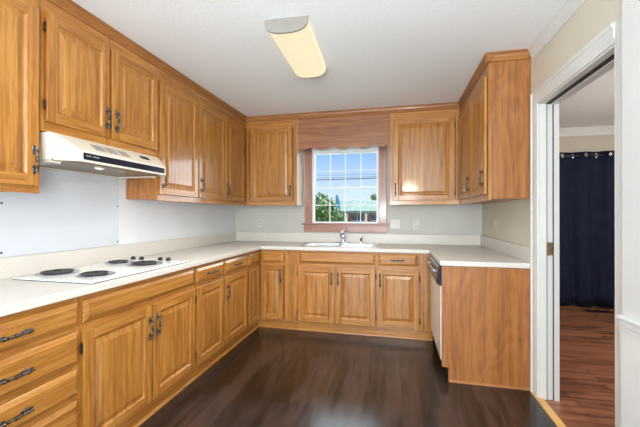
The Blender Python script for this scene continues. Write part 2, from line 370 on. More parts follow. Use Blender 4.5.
hg = MB().box(0.048, 0.082, DY0-0.007, DY0-0.004, 0.985, 1.075)
hg.lathe([(0.006, 0.985), (0.006, 1.075)], (0.047, DY0-0.012, 0), 'z', 10)
for zz in (1.0, 1.03, 1.06): hg.lathe([(0.004, 0), (0.004, 0.002)], (0.067, DY0-0.0095, zz), 'y', 8)
tag(hg.build('hinge_leaf', brass_m, dr), 'tarnished brass hinge leaf')
tag(MB().prism([(W-0.022, 0.0), (W-0.016, 0.006), (W+0.024, 0.006), (W+0.03, 0.0)], 'y', -2.46, -1.43).build('trim_4', thresh_m), 'golden wood threshold strip in the doorway', 'threshold', kind='structure')

# ------------------------------------------------------------------ window over the sink
wn = thing('window_1', 'white gridded window with pinkish wood casing over the sink', 'window', (0, 0, 0), kind='structure')
for a, b in ((0.965, 1.062), (1.888, 1.985)):
    MB().box(a, b, -0.020, 0.0, 1.15, 2.10).build('casing', casing_v, wn, bevel=0.004)
MB().box(1.062, 1.888, -0.020, 0.0, 2.055, 2.10).build('head_casing', sash_m, wn, bevel=0.003)
MB().box(0.930, 2.015, -0.050, 0.0, 1.135, 1.155).build('window_stool', casing_h, wn, bevel=0.005)
MB().box(0.955, 1.995, -0.020, 0.0, 1.045, 1.134).build('apron', casing_h, wn, bevel=0.003)
MB().box(1.062, 1.068, 0.0, 0.09, 1.15, 2.055).box(1.882, 1.888, 0.0, 0.09, 1.15, 2.055).box(1.068, 1.882, 0, 0.09, 2.045, 2.055).build('jamb_liner', sash_m, wn)
def sash(y0, y1, z0, z1, nm):
    x0, x1, s = 1.0685, 1.8815, 0.019
    m = MB().box(x0, x0+s, y0, y1, z0, z1).box(x1-s, x1, y0, y1, z0, z1).box(x0+s, x1-s, y0, y1, z0, z0+s).box(x0+s, x1-s, y0, y1, z1-s, z1)
    o = m.build(nm, sash_m, wn, bevel=0.002)
    yc = (y0+y1)/2
    g = MB()
    for k in (1, 2, 3):
        xc = x0+s + (x1-x0-2*s)*k/4; g.box(xc-0.0045, xc+0.0045, yc-0.008, yc+0.002, z0+s, z1-s)
    zc = (z0+z1)/2; g.box(x0+s, x1-s, yc-0.007, yc+0.001, zc-0.0045, zc+0.0045)
    g.build('muntins', sash_m, o)
    MB().box(x0+s, x1-s, yc+0.003, yc+0.006, z0+s, z1-s).build('glass_pane', glass_m, o)
sash(0.050, 0.078, 1.587, 2.044, 'upper_sash')
sash(0.020, 0.048, 1.155, 1.608, 'lower_sash')
MB().box(1.43, 1.52, 0.010, 0.022, 1.612, 1.624).build('sash_lock', sash_m, wn)
wn2 = thing('window_2', 'unseen glass doors added behind the camera for the fill light', 'window', (0, 0, 0), kind='structure')
MB().box(0.2, 0.26, -7.38, -7.32, 0.2, 2.3).box(2.84, 2.9, -7.38, -7.32, 0.2, 2.3).box(1.52, 1.58, -7.38, -7.32, 0.2, 2.3).build('window_frame', sash_m, wn2)  # unseen frame added around the rear fill light

# ------------------------------------------------------------------ handles and hinges (built once, then copied)
def make_handle_mesh(L=0.128):
    m = MB()
    n = 44; pts = []; rad = []
    for i in range(n+1):
        f = i/n; z = -L/2 + L*f
        bow = 0.024 - 0.003*abs(2*f-1)**2
        pts.append((0, -bow, z))
        c = abs(2*f-1)
        r = 0.0058 + 0.0010*math.cos(c*PI*9)               # beaded shaft
        if c < 0.10: r = 0.0078
        if 0.62 < c < 0.70: r = 0.0085
        if c > 0.92: r = 0.0075*(1-c)/0.08 + 0.0015
        rad.append(r)
    m.tube(pts, rad, 10)
    for s in (-1, 1):
        z = s*L*0.36
        m.lathe([(0.0085, 0.0), (0.0085, -0.003), (0.0045, -0.006), (0.0045, -0.020), (0.006, -0.024)], (0, 0, z), 'y', 12)
        m.ball((0, -0.0035, z+s*0.014), 0.009, (0.9, 0.35, 1.6))   # leaf plate
        m.ball((0.0, -0.003, z-s*0.013), 0.006, (1.3, 0.4, 1.1))
    return m
handle_src = make_handle_mesh().build('handle', pewter_m, smooth=True)
COL.objects.unlink(handle_src)
hm = MB()
hm.lathe([(0.001, -0.031), (0.0035, -0.028), (0.0025, -0.024), (0.0052, -0.021), (0.0052, 0.021), (0.0025, 0.024), (0.0035, 0.028), (0.001, 0.031)], (0, -0.006, 0), 'z', 10)
hm.box(-0.0035, 0.0035, -0.005, 0.0, -0.020, 0.020)
hinge_src = hm.build('hinge', hinge_m, smooth=True); COL.objects.unlink(hinge_src)

# ------------------------------------------------------------------ cabinet fronts; local frame: x across, y=0 is the back of the door, -y is outwards
TH = 0.021
def door_mesh(w, h, st=0.056):
    """frame-and-raised-panel door, origin at its lower left corner"""
    m = MB(); y0, y1 = -TH, 0.0
    m.box(0, st, y0, y1, 0, h, 0).box(w-st, w, y0, y1, 0, h, 0)
    m.box(st, w-st, y0, y1, 0, st, 1).box(st, w-st, y0, y1, h-st, h, 1)
    # sticking and raised field
    def R(i, d): return [(st+i, y0+d, st+i), (w-st-i, y0+d, st+i), (w-st-i, y0+d, h-st-i), (st+i, y0+d, h-st-i)]
    rings = [R(-0.001, 0.001), R(0.005, 0.007), R(0.010, 0.0100), R(0.014, 0.0100), R(0.040, 0.0035), R(0.0415, 0.0015)]
    m.loft(rings, 0, caps=False)
    m.bm.faces.new([m.bm.verts.new(p) for p in R(0.0415, 0.0015)])
    return m
def drawer_mesh(w, h, bw=0.020):
    m = MB()
    def R(i, y): return [(i, y, i), (w-i, y, i), (w-i, y, h-i), (i, y, h-i)]
    m.loft([R(0, 0), R(0, -0.009), R(0.003, -0.012), R(bw, -TH+0.0015), R(bw+0.002, -TH)], 1)
    return m
def attach(src, parent, x, z, y=-TH, rot=0.0, name=None, sx=1.0):
    c = src.copy(); COL.objects.link(c); c.parent = parent; c.location = (x, y, z); c.rotation_euler = (0, rot, 0)
    return c
def hang_door(cab, x0, x1, z0, z1, yf, handle=None, hinge=None, top=False, hz=None):
    """handle: side 'l'/'r'; hz: handle centre height above the door's bottom; hinge: side"""
    w, h = x1-x0, z1-z0
    st = 0.056 if w > 0.3 else 0.046
    d = door_mesh(w, h, st).build('door', [oak_v, oak_h], cab, loc=(x0, yf-0.0015, z0), bevel=0.003)
    if handle:
        hx = 0.026 if handle == 'l' else w-0.026
        attach(handle_src, d, hx, hz if hz is not None else (h-0.115))
    if hinge:
        hx = -0.006 if hinge == 'l' else w+0.006
        for f in (0.085, h-0.085): attach(hinge_src, d, hx, f, y=-0.004)
    return d
def hang_drawer(cab, x0, x1, z0, z1, yf, handle=True, name='drawer', hx=None):
    d = drawer_mesh(x1-x0, z1-z0).build(name, [oak_v, oak_h], cab, loc=(x0, yf, z0), bevel=0.0015)
    if handle: attach(handle_src, d, (x1-x0)/2 if hx is None else hx, (z1-z0)/2, rot=PI/2)
    return d
def cab(run, u0, u1, label, name, group=None, cat='cabinet'):
    """empty at the cabinet's middle on its wall; returns (empty, function u -> local x)"""
    uc = (u0+u1)/2
    if run == 'L': e_ = thing(name, label, cat, (0.001, uc, 0), PI/2, group)
    elif run == 'B': e_ = thing(name, label, cat, (uc, -0.001, 0), 0, group)
    else: e_ = thing(name, label, cat, (W-0.001, -uc, 0), -PI/2, group)
    return e_, (lambda u: u-uc)
G = 0.0006      # hairline between neighbouring cabinets
BF = 0.594      # base face frame front
def base_carcass(e_, a, b, stiles=(), midrail=True, rails=(), sw=0.035, lo=None, hi=None, toe=0.0, toel=0.0, hollow=False):
    a += G; b -= G
    lo = a if lo is None else lo; hi = b if hi is None else hi
    if hollow: MB().box(a, a+0.016, -(BF-0.019), 0, 0.10, 0.874).box(b-0.016, b, -(BF-0.019), 0, 0.10, 0.874).box(a+0.016, b-0.016, -(BF-0.019), 0, 0.10, 0.116).box(a+0.016, b-0.016, -0.006, 0, 0.116, 0.874).build('body', veneer, e_)
    else: MB().box(a, b, -(BF-0.019), 0, 0.10, 0.874).build('body', veneer, e_)
    f = MB(); y0, y1 = -BF, -(BF-0.019)
    xs = [(lo, lo+sw), (hi-sw, hi)] + [(s-0.02, s+0.02) for s in stiles]
    for p, q in xs: f.box(p, q, y0, y1, 0.10, 0.874, 0)
    xs.sort()
    for (p, q), (r, s) in zip(xs, xs[1:]):
        if r <= q: continue
        f.box(q, r, y0+0.0004, y1, 0.84, 0.874, 1); f.box(q, r, y0+0.0004, y1, 0.10, 0.14, 1)
        if midrail: f.box(q, r, y0+0.0004, y1, 0.695, 0.74, 1)
        for rr in rails: f.box(q, r, y0+0.0004, y1, rr-0.02, rr+0.02, 1)
    f.build('face_frame', [oak_v, oak_h], e_, bevel=0.0008)
    k = MB().box(lo-toel, hi+toe, -(BF-0.020), -0.5, 0.0, 0.0995)
    k.build('toe_board', oak_h, e_)
    q = MB().prism([(-(BF-0.020), 0.0), (-(BF-0.006), 0.0), (-(BF-0.008), 0.010), (-(BF-0.014), 0.015), (-(BF-0.020), 0.017)], 'x', lo-toel*0.4, hi+toe*0.4)
    tag(q.build('shoe_moulding', oak_h, e_), 'quarter round oak strip at the floor')

# ---- left run
e_, X = cab('L', -3.245, -2.772, 'oak base cabinet with a stack of four drawers, at the left edge', 'drawer_cabinet')
base_carcass(e_, X(-3.245), X(-2.772), midrail=False, rails=(0.718, 0.541, 0.393))
for z0, z1 in ((0.733, 0.846), (0.553, 0.704), (0.405, 0.530), (0.125, 0.382)):
    hang_drawer(e_, X(-3.232), X(-2.782), z0, z1, -BF, hx=0.165)
e_, X = cab('L', -2.772, -1.834, 'wide oak base cabinet with two doors under the cooktop', 'base_cabinet')
base_carcass(e_, X(-2.772), X(-1.834), stiles=(X(-2.293),))
hang_drawer(e_, X(-2.758), X(-1.852), 0.735, 0.850, -BF, handle=False, name='false_front')
hang_door(e_, X(-2.760), X(-2.300), 0.108, 0.702, -BF, 'r', 'l', hz=0.594-0.135)
hang_door(e_, X(-2.287), X(-1.848), 0.108, 0.702, -BF, 'l', 'r', hz=0.594-0.130)
e_, X = cab('L', -1.834, -1.400, 'narrow oak base cabinet right of the cooktop, its door without a pull', 'base_cabinet')
base_carcass(e_, X(-1.834), X(-1.400))
hang_drawer(e_, X(-1.822), X(-1.412), 0.735, 0.850, -BF)
hang_door(e_, X(-1.822), X(-1.412), 0.108, 0.702, -BF, None, 'l')
e_, X = cab('L', -1.400, -0.905, 'narrow oak base cabinet on the left run, door pull at its left edge', 'base_cabinet')
base_carcass(e_, X(-1.400), X(-0.905))
hang_drawer(e_, X(-1.388), X(-0.940), 0.735, 0.850, -BF)
hang_door(e_, X(-1.388), X(-0.940), 0.108, 0.702, -BF, 'l', 'r', hz=0.594-0.135)
e_, X = cab('L', -0.905, -0.60, 'slim oak cabinet in the inside corner of the left run, no pulls', 'corner_cabinet')
base_carcass(e_, X(-0.905), X(-0.60), sw=0.02, toe=0.026)
hang_drawer(e_, X(-0.883), X(-0.628), 0.735, 0.850, -BF, handle=False)
hang_door(e_, X(-0.883), X(-0.628), 0.108, 0.702, -BF, None, None)

# ---- back run
def bcab(a, b, label, name, **k):
    e_, X = cab('B', a, b, label, name); base_carcass(e_, X(a), X(b), **k); return e_, X
e_, X = cab('B', 0.60, 1.045, 'oak corner cabinet on the back wall, small door beside a wide plain stile', 'corner_cabinet')
base_carcass(e_, X(0.60), X(1.045), stiles=(X(0.915), X(0.955), X(0.995)), sw=0.03, toel=0.025)
hang_drawer(e_, X(0.626), X(0.884), 0.735, 0.850, -BF, handle=False)
hang_door(e_, X(0.626), X(0.884), 0.108, 0.702, -BF, 'r', None, hz=0.594-0.115)
e_, X = bcab(1.045, 1.893, 'oak sink cabinet with two doors under the window', 'sink_cabinet', stiles=(1.4595-1.469,), hollow=True)
hang_drawer(e_, X(1.066), X(1.880), 0.740, 0.857, -BF, handle=False, name='false_front')
hang_door(e_, X(1.054), X(1.452), 0.108, 0.702, -BF, 'r', 'l', hz=0.594-0.115)
hang_door(e_, X(1.468), X(1.884), 0.108, 0.702, -BF, 'l', 'r', hz=0.594-0.115)
e_, X = cab('B', 1.893, 2.452, 'oak base cabinet between sink cabinet and dishwasher, a drawer over one door', 'base_cabinet')
base_carcass(e_, X(1.893), X(2.452), stiles=(X(2.35), X(2.385)))
hang_drawer(e_, X(1.915), X(2.300), 0.740, 0.857, -BF)
hang_door(e_, X(1.905), X(2.318), 0.108, 0.702, -BF, 'l', 'r', hz=0.594-0.115)

# ---- upper cabinets
UF = 0.285; UB = 1.372; UT = 2.405
def upper(e_, a, b, z0=UB, stiles=(), lo=None, hi=None, sw=0.04, under=0.0):
    a += G; b -= G
    MB().box(a, b, -(UF-0.019), 0, z0+0.012, UT).build('body', veneer, e_)
    lo = a if lo is None else lo; hi = b if hi is None else hi
    f = MB(); y0, y1 = -UF, -(UF-0.019)
    xs = [(lo, lo+sw), (hi-sw, hi)] + [(s-0.02, s+0.02) for s in stiles]; xs.sort()
    for p, q in xs: f.box(p, q, y0, y1, z0, UT, 0)
    for (p, q), (r, s) in zip(xs, xs[1:]):
        if r <= q: continue
        f.box(q, r, y0+0.0004, y1, z0, z0+0.06, 1); f.box(q, r, y0+0.0004, y1, UT-0.11, UT, 1)
    f.build('face_frame', [oak_v, oak_h], e_, bevel=0.0008)
e_, X = cab('L', -3.26, -2.718, 'tall oak wall cabinet at the left edge, beside the range hood', 'wall_cabinet')
upper(e_, X(-3.26), X(-2.718)); hang_door(e_, X(-3.215), X(-2.740), 1.408, 2.312, -UF, 'r', 'l', hz=0.13)
e_, X = cab('L', -2.718, -1.852, 'short two-door oak wall cabinet above the range hood', 'wall_cabinet')
upper(e_, X(-2.718), X(-1.852), z0=1.700, stiles=(X(-2.30),), sw=0.02)
hang_door(e_, X(-2.698), X(-2.311), 1.752, 2.330, -UF, 'r', 'l', hz=0.115)
hang_door(e_, X(-2.288), X(-1.866), 1.752, 2.330, -UF, 'l', 'r', hz=0.115)
e_, X = cab('L', -1.852, -1.325, 'single-door oak wall cabinet right of the range hood, shiny with window light', 'wall_cabinet')
upper(e_, X(-1.852), X(-1.325), sw=0.03); hang_door(e_, X(-1.840), X(-1.336), 1.420, 2.310, -UF, 'l', 'r', hz=0.115)
e_, X = cab('L', -1.325, -0.001, 'double-door oak wall cabinet in the left back corner', 'wall_cabinet')
upper(e_, X(-1.325), X(-0.29), hi=X(-0.286), stiles=(X(-0.818),))
hang_door(e_, X(-1.314), X(-0.824), 1.420, 2.310, -UF, 'l', None, hz=0.115)
hang_door(e_, X(-0.812), X(-0.345), 1.420, 2.310, -UF, 'l', 'r', hz=0.115)
e_, X = cab('B', 0.001, 0.943, 'single-door oak wall cabinet left of the window', 'wall_cabinet')
upper(e_, X(0.001), X(0.943), lo=X(0.29)); tag(MB().box(0.4722, 0.4752, -UF+0.001, -0.001, UB+0.002, UT).build('side_panel', almond_m, e_), 'cabinet side panel coloured pale for the window glare on it'); hang_door(e_, X(0.352), X(0.893), 1.420, 2.310, -UF, 'r', 'l', hz=0.125)  # side panel's pale colour stands for window glare on the wood
e_, X = cab('B', 2.023, W-0.001, 'single-door oak wall cabinet right of the window', 'wall_cabinet')
upper(e_, X(2.023), X(W-0.002), hi=X(W-0.29)); hang_door(e_, X(2.062), X(2.703), 1.420, 2.310, -UF, 'l', 'r', hz=0.125)
e_, X = cab('R', 0.288, 1.385, 'double-door oak wall cabinet on the right wall by the doorway', 'wall_cabinet')
upper(e_, X(0.288), X(1.385), stiles=(X(0.866),))
hang_door(e_, X(0.345), X(0.855), 1.420, 2.310, -UF, 'r', 'l', hz=0.125)
hang_door(e_, X(0.880), X(1.355), 1.420, 2.310, -UF, 'r', 'l', hz=0.125)

# valance over the window, scalloped lower edge
vp = []
x0, x1 = 0.9475, 2.0215; n = 120
for i in range(n+1):
    f = i/n; x = x0+(x1-x0)*f; c = abs(2*f-1)
    if c > 0.90: z = 1.992 + 0.062*math.sin((1-c)/0.10*PI/2)**1.3
    else: z = 2.034 - 0.013*math.cos(c/0.90*PI*4.0) + 0.004*c
    vp.append((x, z))
vm = MB(); yf, yb = -UF, -UF+0.018
ring_f = [(x, yf, z) for x, z in vp]; 
for i in range(n):
    (xa, za), (xb, zb) = vp[i], vp[i+1]
    for y, o in ((yf, 1), (yb, -1)):
        v = [vm.bm.verts.new(p) for p in ((xa, y, za), (xb, y, zb), (xb, y, UT), (xa, y, UT))]; vm.bm.faces.new(v[::o])
    v = [vm.bm.verts.new(p) for p in ((xa, yf, za), (xa, yb, za), (xb, yb, zb), (xb, yf, zb))]; vm.bm.faces.new(v)
v = [vm.bm.verts.new(p) for p in ((x0, yf, UT), (x1, yf, UT), (x1, yb, UT), (x0, yb, UT))]; vm.bm.faces.new(v)
bmesh.ops.remove_doubles(vm.bm, verts=vm.bm.verts, dist=1e-6)
tag(vm.build('window_valance', valance_m), 'oak valance board with scalloped lower edge bridging the cabinets over the window', 'valance')

# oak crown at the ceiling, over the cabinets
def oak_crown(name, run, a, b, label):
    u = (a+b)/2
    prof = [(0, 0), (0.026, 0), (0.026, -0.010), (0.020, -0.016), (0.016, -0.034), (0.008, -0.048), (0.008, -0.062), (0.0, -0.066)]
    poly = [(-(UF+p), H+q-0.0008) for p, q in prof] + [(-(UF-0.02), H-0.066), (-(UF-0.02), H-0.0008)]
    m = MB().prism(poly, 'x', -(b-a)/2, (b-a)/2)
    if run == 'L': loc, r = (0, u, 0), PI/2
    elif run == 'B': loc, r = (u, 0, 0), 0
    else: loc, r = (W, -u, 0), -PI/2
    tag(m.build(name, crown_oak, loc=loc, rot=(0, 0, r)), label, 'trim', kind='structure')
oak_crown('trim_5', 'L', -3.26, -UF-0.008, 'oak crown moulding over the left wall cabinets')
oak_crown('trim_6', 'B', UF+0.008, W-UF-0.008, 'oak crown moulding over the back wall cabinets')
oak_crown('trim_7', 'R', UF+0.008, 1.410, 'oak crown moulding over the right wall cabinet')
m = MB(); prof = [(0, 0), (0.026, 0), (0.026, -0.010), (0.020, -0.016), (0.016, -0.034), (0.008, -0.048), (0.008, -0.062), (0.0, -0.066)]
m.prism([(-1.3855-p, H+q-0.0008) for p, q in prof] + [(-1.375, H-0.066), (-1.375, H-0.0008)], 'x', W-UF-0.02, W-0.002)
tag(m.build('trim_8', crown_oak), 'oak crown moulding return on the end of the right wall cabinet', 'trim', kind='structure')

# ------------------------------------------------------------------ countertop with splash
SX0, SX1, SY0, SY1 = 1.075, 1.865, -0.530, -0.100
ct = thing('countertop', 'cream laminate worktop running around all three walls', 'countertop', (0, 0, 0.8755))
xs = [0.001, 0.632, SX0, SX1, W-0.632, W-0.001]; ys = [-3.26, -1.419, -0.632, SY0, SY1, -0.001]
def skip(i, j):
    if i == 0: return False
    if i == 4: return j == 0
    if j <= 1: return True
    return i == 2 and j == 3
MB().cells(xs, ys, skip, 0, 0.0385).build('worktop', counter_m, ct, bevel=0.006, seg=3)
s_ = lambda m, lab: tag(m.build('splash_strip', splash_m, ct, bevel=0.004), lab)
s_(MB().box(0.001, 0.021, -3.26, -0.001, 0.0385, 0.153), 'cream splash strip on the left wall')
s_(MB().box(0.021, W-0.021, -0.021, -0.001, 0.0385, 0.153), 'cream splash strip under the window')
s_(MB().box(W-0.021, W-0.001, -1.419, -0.001, 0.0385, 0.153), 'cream splash strip on the right wall')

# splash panel behind the cooktop, with its four screws
sp = thing('splash_panel', 'glossy white panel screwed to the wall behind the cooktop', 'wall panel', (0, -2.32, 1.03))
MB().box(0.001, 0.005, -0.395, 0.395, 0.001, 0.516).build('sheet', panel_m, sp)
for yy in (-0.385, 0.385):
    for zz in (0.025, 0.295):
        MB().ball((0.006, yy, zz), 0.006, (0.4, 1, 1)).build('screw', hinge_m, sp, smooth=True)

# ------------------------------------------------------------------ range hood
hd = thing('range_hood', 'almond under-cabinet range hood with a dark blue stripe', 'range hood', (0, -2.285, 1.53))
yo, xb, xf = 0.412, 0.305, 0.425
zt, zs, zl, zb = 0.169, 0.118, 0.070, 0.022      # top, break of front, lip top, lip bottom (above origin)
yi = 0.355
# canopy shell as one lofted solid: plan outlines at rising heights
def plan(xf_, yi_, z, xs_=xb):
    return [(0.002, -yo, z), (xs_, -yo, z), (xf_, -min(yi_, 0.328) if xf_ == xf else -yi_, z), (xf_, yi_, z), (xs_, yo, z), (0.002, yo, z)]
sh = MB().loft([plan(xf, yi, zb), plan(xf, yi, zl+0.012), plan(xb+0.012, yo-0.006, zt-0.0015)], 0)
sh.build('canopy', almond_m, hd, bevel=0.003)
MB().box(xf, xf+0.003, -0.312, yi-0.018, zb+0.012, zb+0.050).build('stripe', navy_gloss, hd)
# small lighter marks on the stripe where the lettering stands
lt = MB()
for k, c in enumerate('xxxx xxxxx'):
    if c == 'x': lt.box(xf+0.003, xf+0.0036, -0.298+k*0.0085, -0.292+k*0.0085, zb+0.030, zb+0.038)
lt.build('maker_lettering', vent_m, hd)
# front slope frame: helper to place along the slope
def slope(x_off, y0, y1, t0, t1, th, name, mat, parts=1, sub=None):
    a = Vector((xf, 0, zl+0.012)); b = Vector((xb+0.012, 0, zt-0.0015)); d = (b-a); nrm = Vector((d.z, 0, -d.x)).normalized()
    m = MB()
    def P(t, y, o): v = a + d*t + nrm*o; return (v.x, y, v.z)
    def slab(t0, t1, y0, y1, o0, o1):
        m.loft([[P(t0, y0, o0), P(t0, y1, o0), P(t1, y1, o0), P(t1, y0, o0)], [P(t0, y0, o1), P(t0, y1, o1), P(t1, y1, o1), P(t1, y0, o1)]])
    if sub:
        n = sub
        for k in range(n):
            q0 = t0+(t1-t0)*k/n; slab(q0, q0+(t1-t0)/n*0.6, y0, y1, 0, th)
    else: slab(t0, t1, y0, y1, 0, th)
    return m.build(name, mat, hd)
for k in range(3): slope(0, -0.205+k*0.092, -0.130+k*0.092, 0.26, 0.74, 0.0015, 'vent', vent_m, sub=5)
slope(0, 0.168, 0.196, 0.42, 0.62, 0.006, 'switch', black_m); slope(0, 0.206, 0.238, 0.42, 0.62, 0.006, 'switch', black_m)
MB().box(0.03, 0.39, -0.33, 0.33, zb-0.006, zb-0.0005).build('filter', filter_m, hd)
MB().box(0.002, 0.30, -0.40, -0.335, zb-0.012, zb-0.0005).box(0.002, 0.30, 0.335, 0.40, zb-0.012, zb-0.0005).box(0.002, 0.028, -0.335, 0.335, zb-0.012, zb-0.0005).build('bottom_flange', almond_m, hd)
MB().ball((0.33, -0.12, zb-0.009), 0.022, (1, 1.4, 0.5)).build('lamp_cover', enamel_m, hd, smooth=True)
for yy in (-yo+0.03, -yo+0.012):
    MB().ball((0.325, yy, zb+0.004), 0.004).build('screw', black_m, hd, smooth=True)

# ------------------------------------------------------------------ cooktop
ck = thing('cooktop', 'white electric cooktop with four coil burners set in the worktop', 'cooktop', (0.345, -2.300, 0.9143))
MB().box(-0.255, 0.255, -0.405, 0.405, 0.0, 0.010).build('cooktop_plate', enamel_m, ck, bevel=0.004)
tag(MB().box(-0.257, 0.257, -0.407, 0.407, -0.0002, 0.0035).build('rim_band', black_m, ck), 'dark edge band')
def burner(x, y, r):
    pz = 0.0103
    p = MB(); p.lathe([(r*1.12, 0.0), (r*1.14, 0.003), (r*1.04, 0.005), (r*0.98, 0.001), (r*0.5, 0.0005), (0.012, 0.0005)], (0, 0, 0), 'z', 32)
    o = p.build('drip_pan', pan_m, ck, loc=(x, y, pz), smooth=True)
    c = MB(); pts = []; turns = 4 if r > 0.09 else 3
    for i in range(turns*26+1):
        a = 2*PI*i/26; rr = 0.018 + (r*0.92-0.020)*i/(turns*26)
        pts.append((rr*math.cos(a), rr*math.sin(a), 0.010))
    c.tube(pts, 0.0045, 7); c.box(-0.004, 0.004, -r*0.9, r*0.9, 0.003, 0.006); c.box(-r*0.9, r*0.9, -0.004, 0.004, 0.003, 0.006)
    c.build('coil', coil_m, o, smooth=True)
burner(-0.160, -0.238, 0.094); burner(0.095, -0.232, 0.084); burner(-0.150, 0.182, 0.076); burner(0.070, 0.172, 0.098)
for xk in (-0.20, -0.125, 0.035, 0.105):
    MB().lathe([(0.018, 0.0), (0.017, 0.010), (0.013, 0.016), (0.004, 0.017)], (0, 0, 0), 'z', 18).box(-0.004, 0.004, -0.014, 0.014, 0.012, 0.022).build('knob', black_m, ck, loc=(xk, 0.365, 0.0102), smooth=True)

# ------------------------------------------------------------------ sink, faucet, sprayer
sk = thing('double_sink', 'stainless steel double bowl sink set in the worktop under the window', 'sink', (1.47, -0.315, 0.9143))
hx, hy = 0.420, 0.240
def plate_with_holes():
    xs = [-hx, -0.365, -0.022, 0.022, 0.365, hx]; ys = [-hy, -0.195, 0.125, hy]
    return MB().cells(xs, ys, lambda i, j: j == 1 and i in (1, 3), 0.0, 0.005)
plate_with_holes().build('rim', steel_m, sk, bevel=0.002)
for sx_ in (-1, 1):
    a, b = (0.022, 0.365) if sx_ > 0 else (-0.365, -0.022)
    m = MB()
    def R(i, z): return [(a+i, -0.195+i, z), (b-i, -0.195+i, z), (b-i, 0.125-i, z), (a+i, 0.125-i, z)]
    m.loft([R(0, 0.0035), R(0.004, -0.02), R(0.012, -0.150), R(0.035, -0.168)], caps=False)
    c = [(a+b)/2, -0.035]
    m.bm.faces.new([m.bm.verts.new(p) for p in R(0.035, -0.168)])
    o = m.build('bowl', steel_m, sk)
    MB().lathe([(0.042, 0), (0.040, 0.003), (0.030, 0.001), (0.010, 0.001)], (c[0], c[1], -0.1675), 'z', 20).build('drain', chrome_m, o, smooth=True)
fc = thing('kitchen_faucet', 'chrome faucet standing behind the sink under the window', 'faucet', (1.475, -0.125, 0.9195))
MB().box(-0.10, 0.10, -0.022, 0.022, 0, 0.010).lathe([(0.028, 0.01), (0.024, 0.035), (0.020, 0.06)], n=18).build('base_plate', chrome_m, fc, bevel=0.004, smooth=True)
MB().tube([(0, 0, 0.05), (0, -0.004, 0.095), (0, -0.030, 0.130), (0, -0.080, 0.142), (0, -0.140, 0.128), (0, -0.172, 0.100), (0, -0.176, 0.085)], [0.017, 0.015, 0.013, 0.012, 0.012, 0.012, 0.012], 14).build('spout', chrome_m, fc, smooth=True)
MB().lathe([(0.021, 0.055), (0.024, 0.075), (0.022, 0.098), (0.010, 0.108)], n=18).tube([(0, 0, 0.10), (0.004, 0.012, 0.135), (0.010, 0.03, 0.175)], [0.009, 0.008, 0.011], 12).build('lever', chrome_m, fc, smooth=True)
sy = thing('sink_sprayer', 'small chrome sink sprayer to the right of the faucet', 'sprayer', (1.69, -0.125, 0.9195))
MB().lathe([(0.022, 0), (0.021, 0.006), (0.013, 0.012), (0.012, 0.022)], n=16).build('holder', chrome_m, sy, smooth=True)
MB().lathe([(0.010, 0.02), (0.011, 0.05), (0.016, 0.066), (0.015, 0.080), (0.006, 0.084)], n=16).build('nozzle', chrome_m, sy, smooth=True)

# ------------------------------------------------------------------ dishwasher and peninsula end
dwx = W-0.001
dw = thing('dishwasher', 'white dishwasher with black control panel, built in beside the end panel', 'dishwasher', (dwx, -1.025, 0), -PI/2)
DX = 0.345
MB().box(-DX, DX, -0.575, -0.01, 0.10, 0.872).build('body', almond_m, dw)
tag(MB().box(-DX, DX, -0.622, -0.576, 0.14, 0.712).build('door', enamel_m, dw, bevel=0.006), 'white enamel dishwasher door')
tag(MB().prism([(-0.576, 0.716), (-0.634, 0.716), (-0.654, 0.735), (-0.640, 0.855), (-0.628, 0.866), (-0.576, 0.870)], 'x', -DX, DX).build('control_panel', navy_gloss, dw, bevel=0.003), 'black control panel')
MB().box(-0.20, 0.20, -0.660, -0.648, 0.795, 0.817).build('latch_handle', steel_m, dw, bevel=0.002)
for k in range(5): MB().box(-0.32+k*0.022, -0.305+k*0.022, -0.652, -0.646, 0.80, 0.812).build('button', enamel_m, dw)
MB().box(-DX, DX, -0.560, -0.10, 0.005, 0.098).build('kick_plate', black_m, dw)
fl = thing('corner_filler', 'narrow oak filler post between the back cabinets and the dishwasher', 'cabinet filler', (2.4535, -0.637, 0))
MB().box(0, 0.02, -0.040, 0.040, 0.10, 0.874).build('stile', oak_v, fl, bevel=0.001); MB().box(0.02, 0.04, -0.040, 0.040, 0.0, 0.0995).build('toe_board', oak_h, fl)
ep = thing('end_panel', 'flat oak veneer end panel closing the worktop by the doorway', 'end panel', (2.43, -1.405, 0))
m = MB(); pl = [(0.0, 0.105), (0.048, 0.105), (0.048, 0.0), (W-2.431, 0.0), (W-2.431, 0.874), (0.0, 0.874)]
m.prism(pl, 'y', 0.0, 0.030); m.build('panel', veneer, ep)
MB().prism([(0.0, 0.0), (-0.013, 0.0), (-0.011, 0.009), (-0.006, 0.014), (0.0, 0.016)], 'x', 0.05, W-2.431).build('shoe_moulding', crown_oak, ep)

# ------------------------------------------------------------------ wall plates
def outlet(label, x, y, z, rz, double=False, kind='outlet'):
    o = thing('electrical_outlet' if kind == 'outlet' else 'light_switch', label, kind if kind == 'outlet' else 'switch', (x, y, z), rz)
    w = 0.058 if double else 0.035
    MB().box(-w, w, -0.006, -0.0005, -0.057, 0.057).build('cover_plate', ivory_m, o, bevel=0.003)
    if kind == 'outlet':
        for s in (-1, 1):
            r = MB().box(-0.016, 0.016, -0.0085, -0.006, s*0.024-0.014, s*0.024+0.014).build('receptacle', ivory_m, o, bevel=0.003)
            MB().box(-0.009, -0.005, -0.0092, -0.0084, s*0.024-0.004, s*0.024+0.008).box(0.005, 0.009, -0.0092, -0.0084, s*0.024-0.004, s*0.024+0.008).box(-0.003, 0.003, -0.0092, -0.0084, s*0.024-0.011, s*0.024-0.006).build('slots', slot_m, r)
    else:
        for s in ((-1, 1) if double else (0,)):
            MB().box(s*0.023-0.005, s*0.023+0.005, -0.016, -0.006, -0.004, 0.012).build('toggle', ivory_m, o, bevel=0.001)
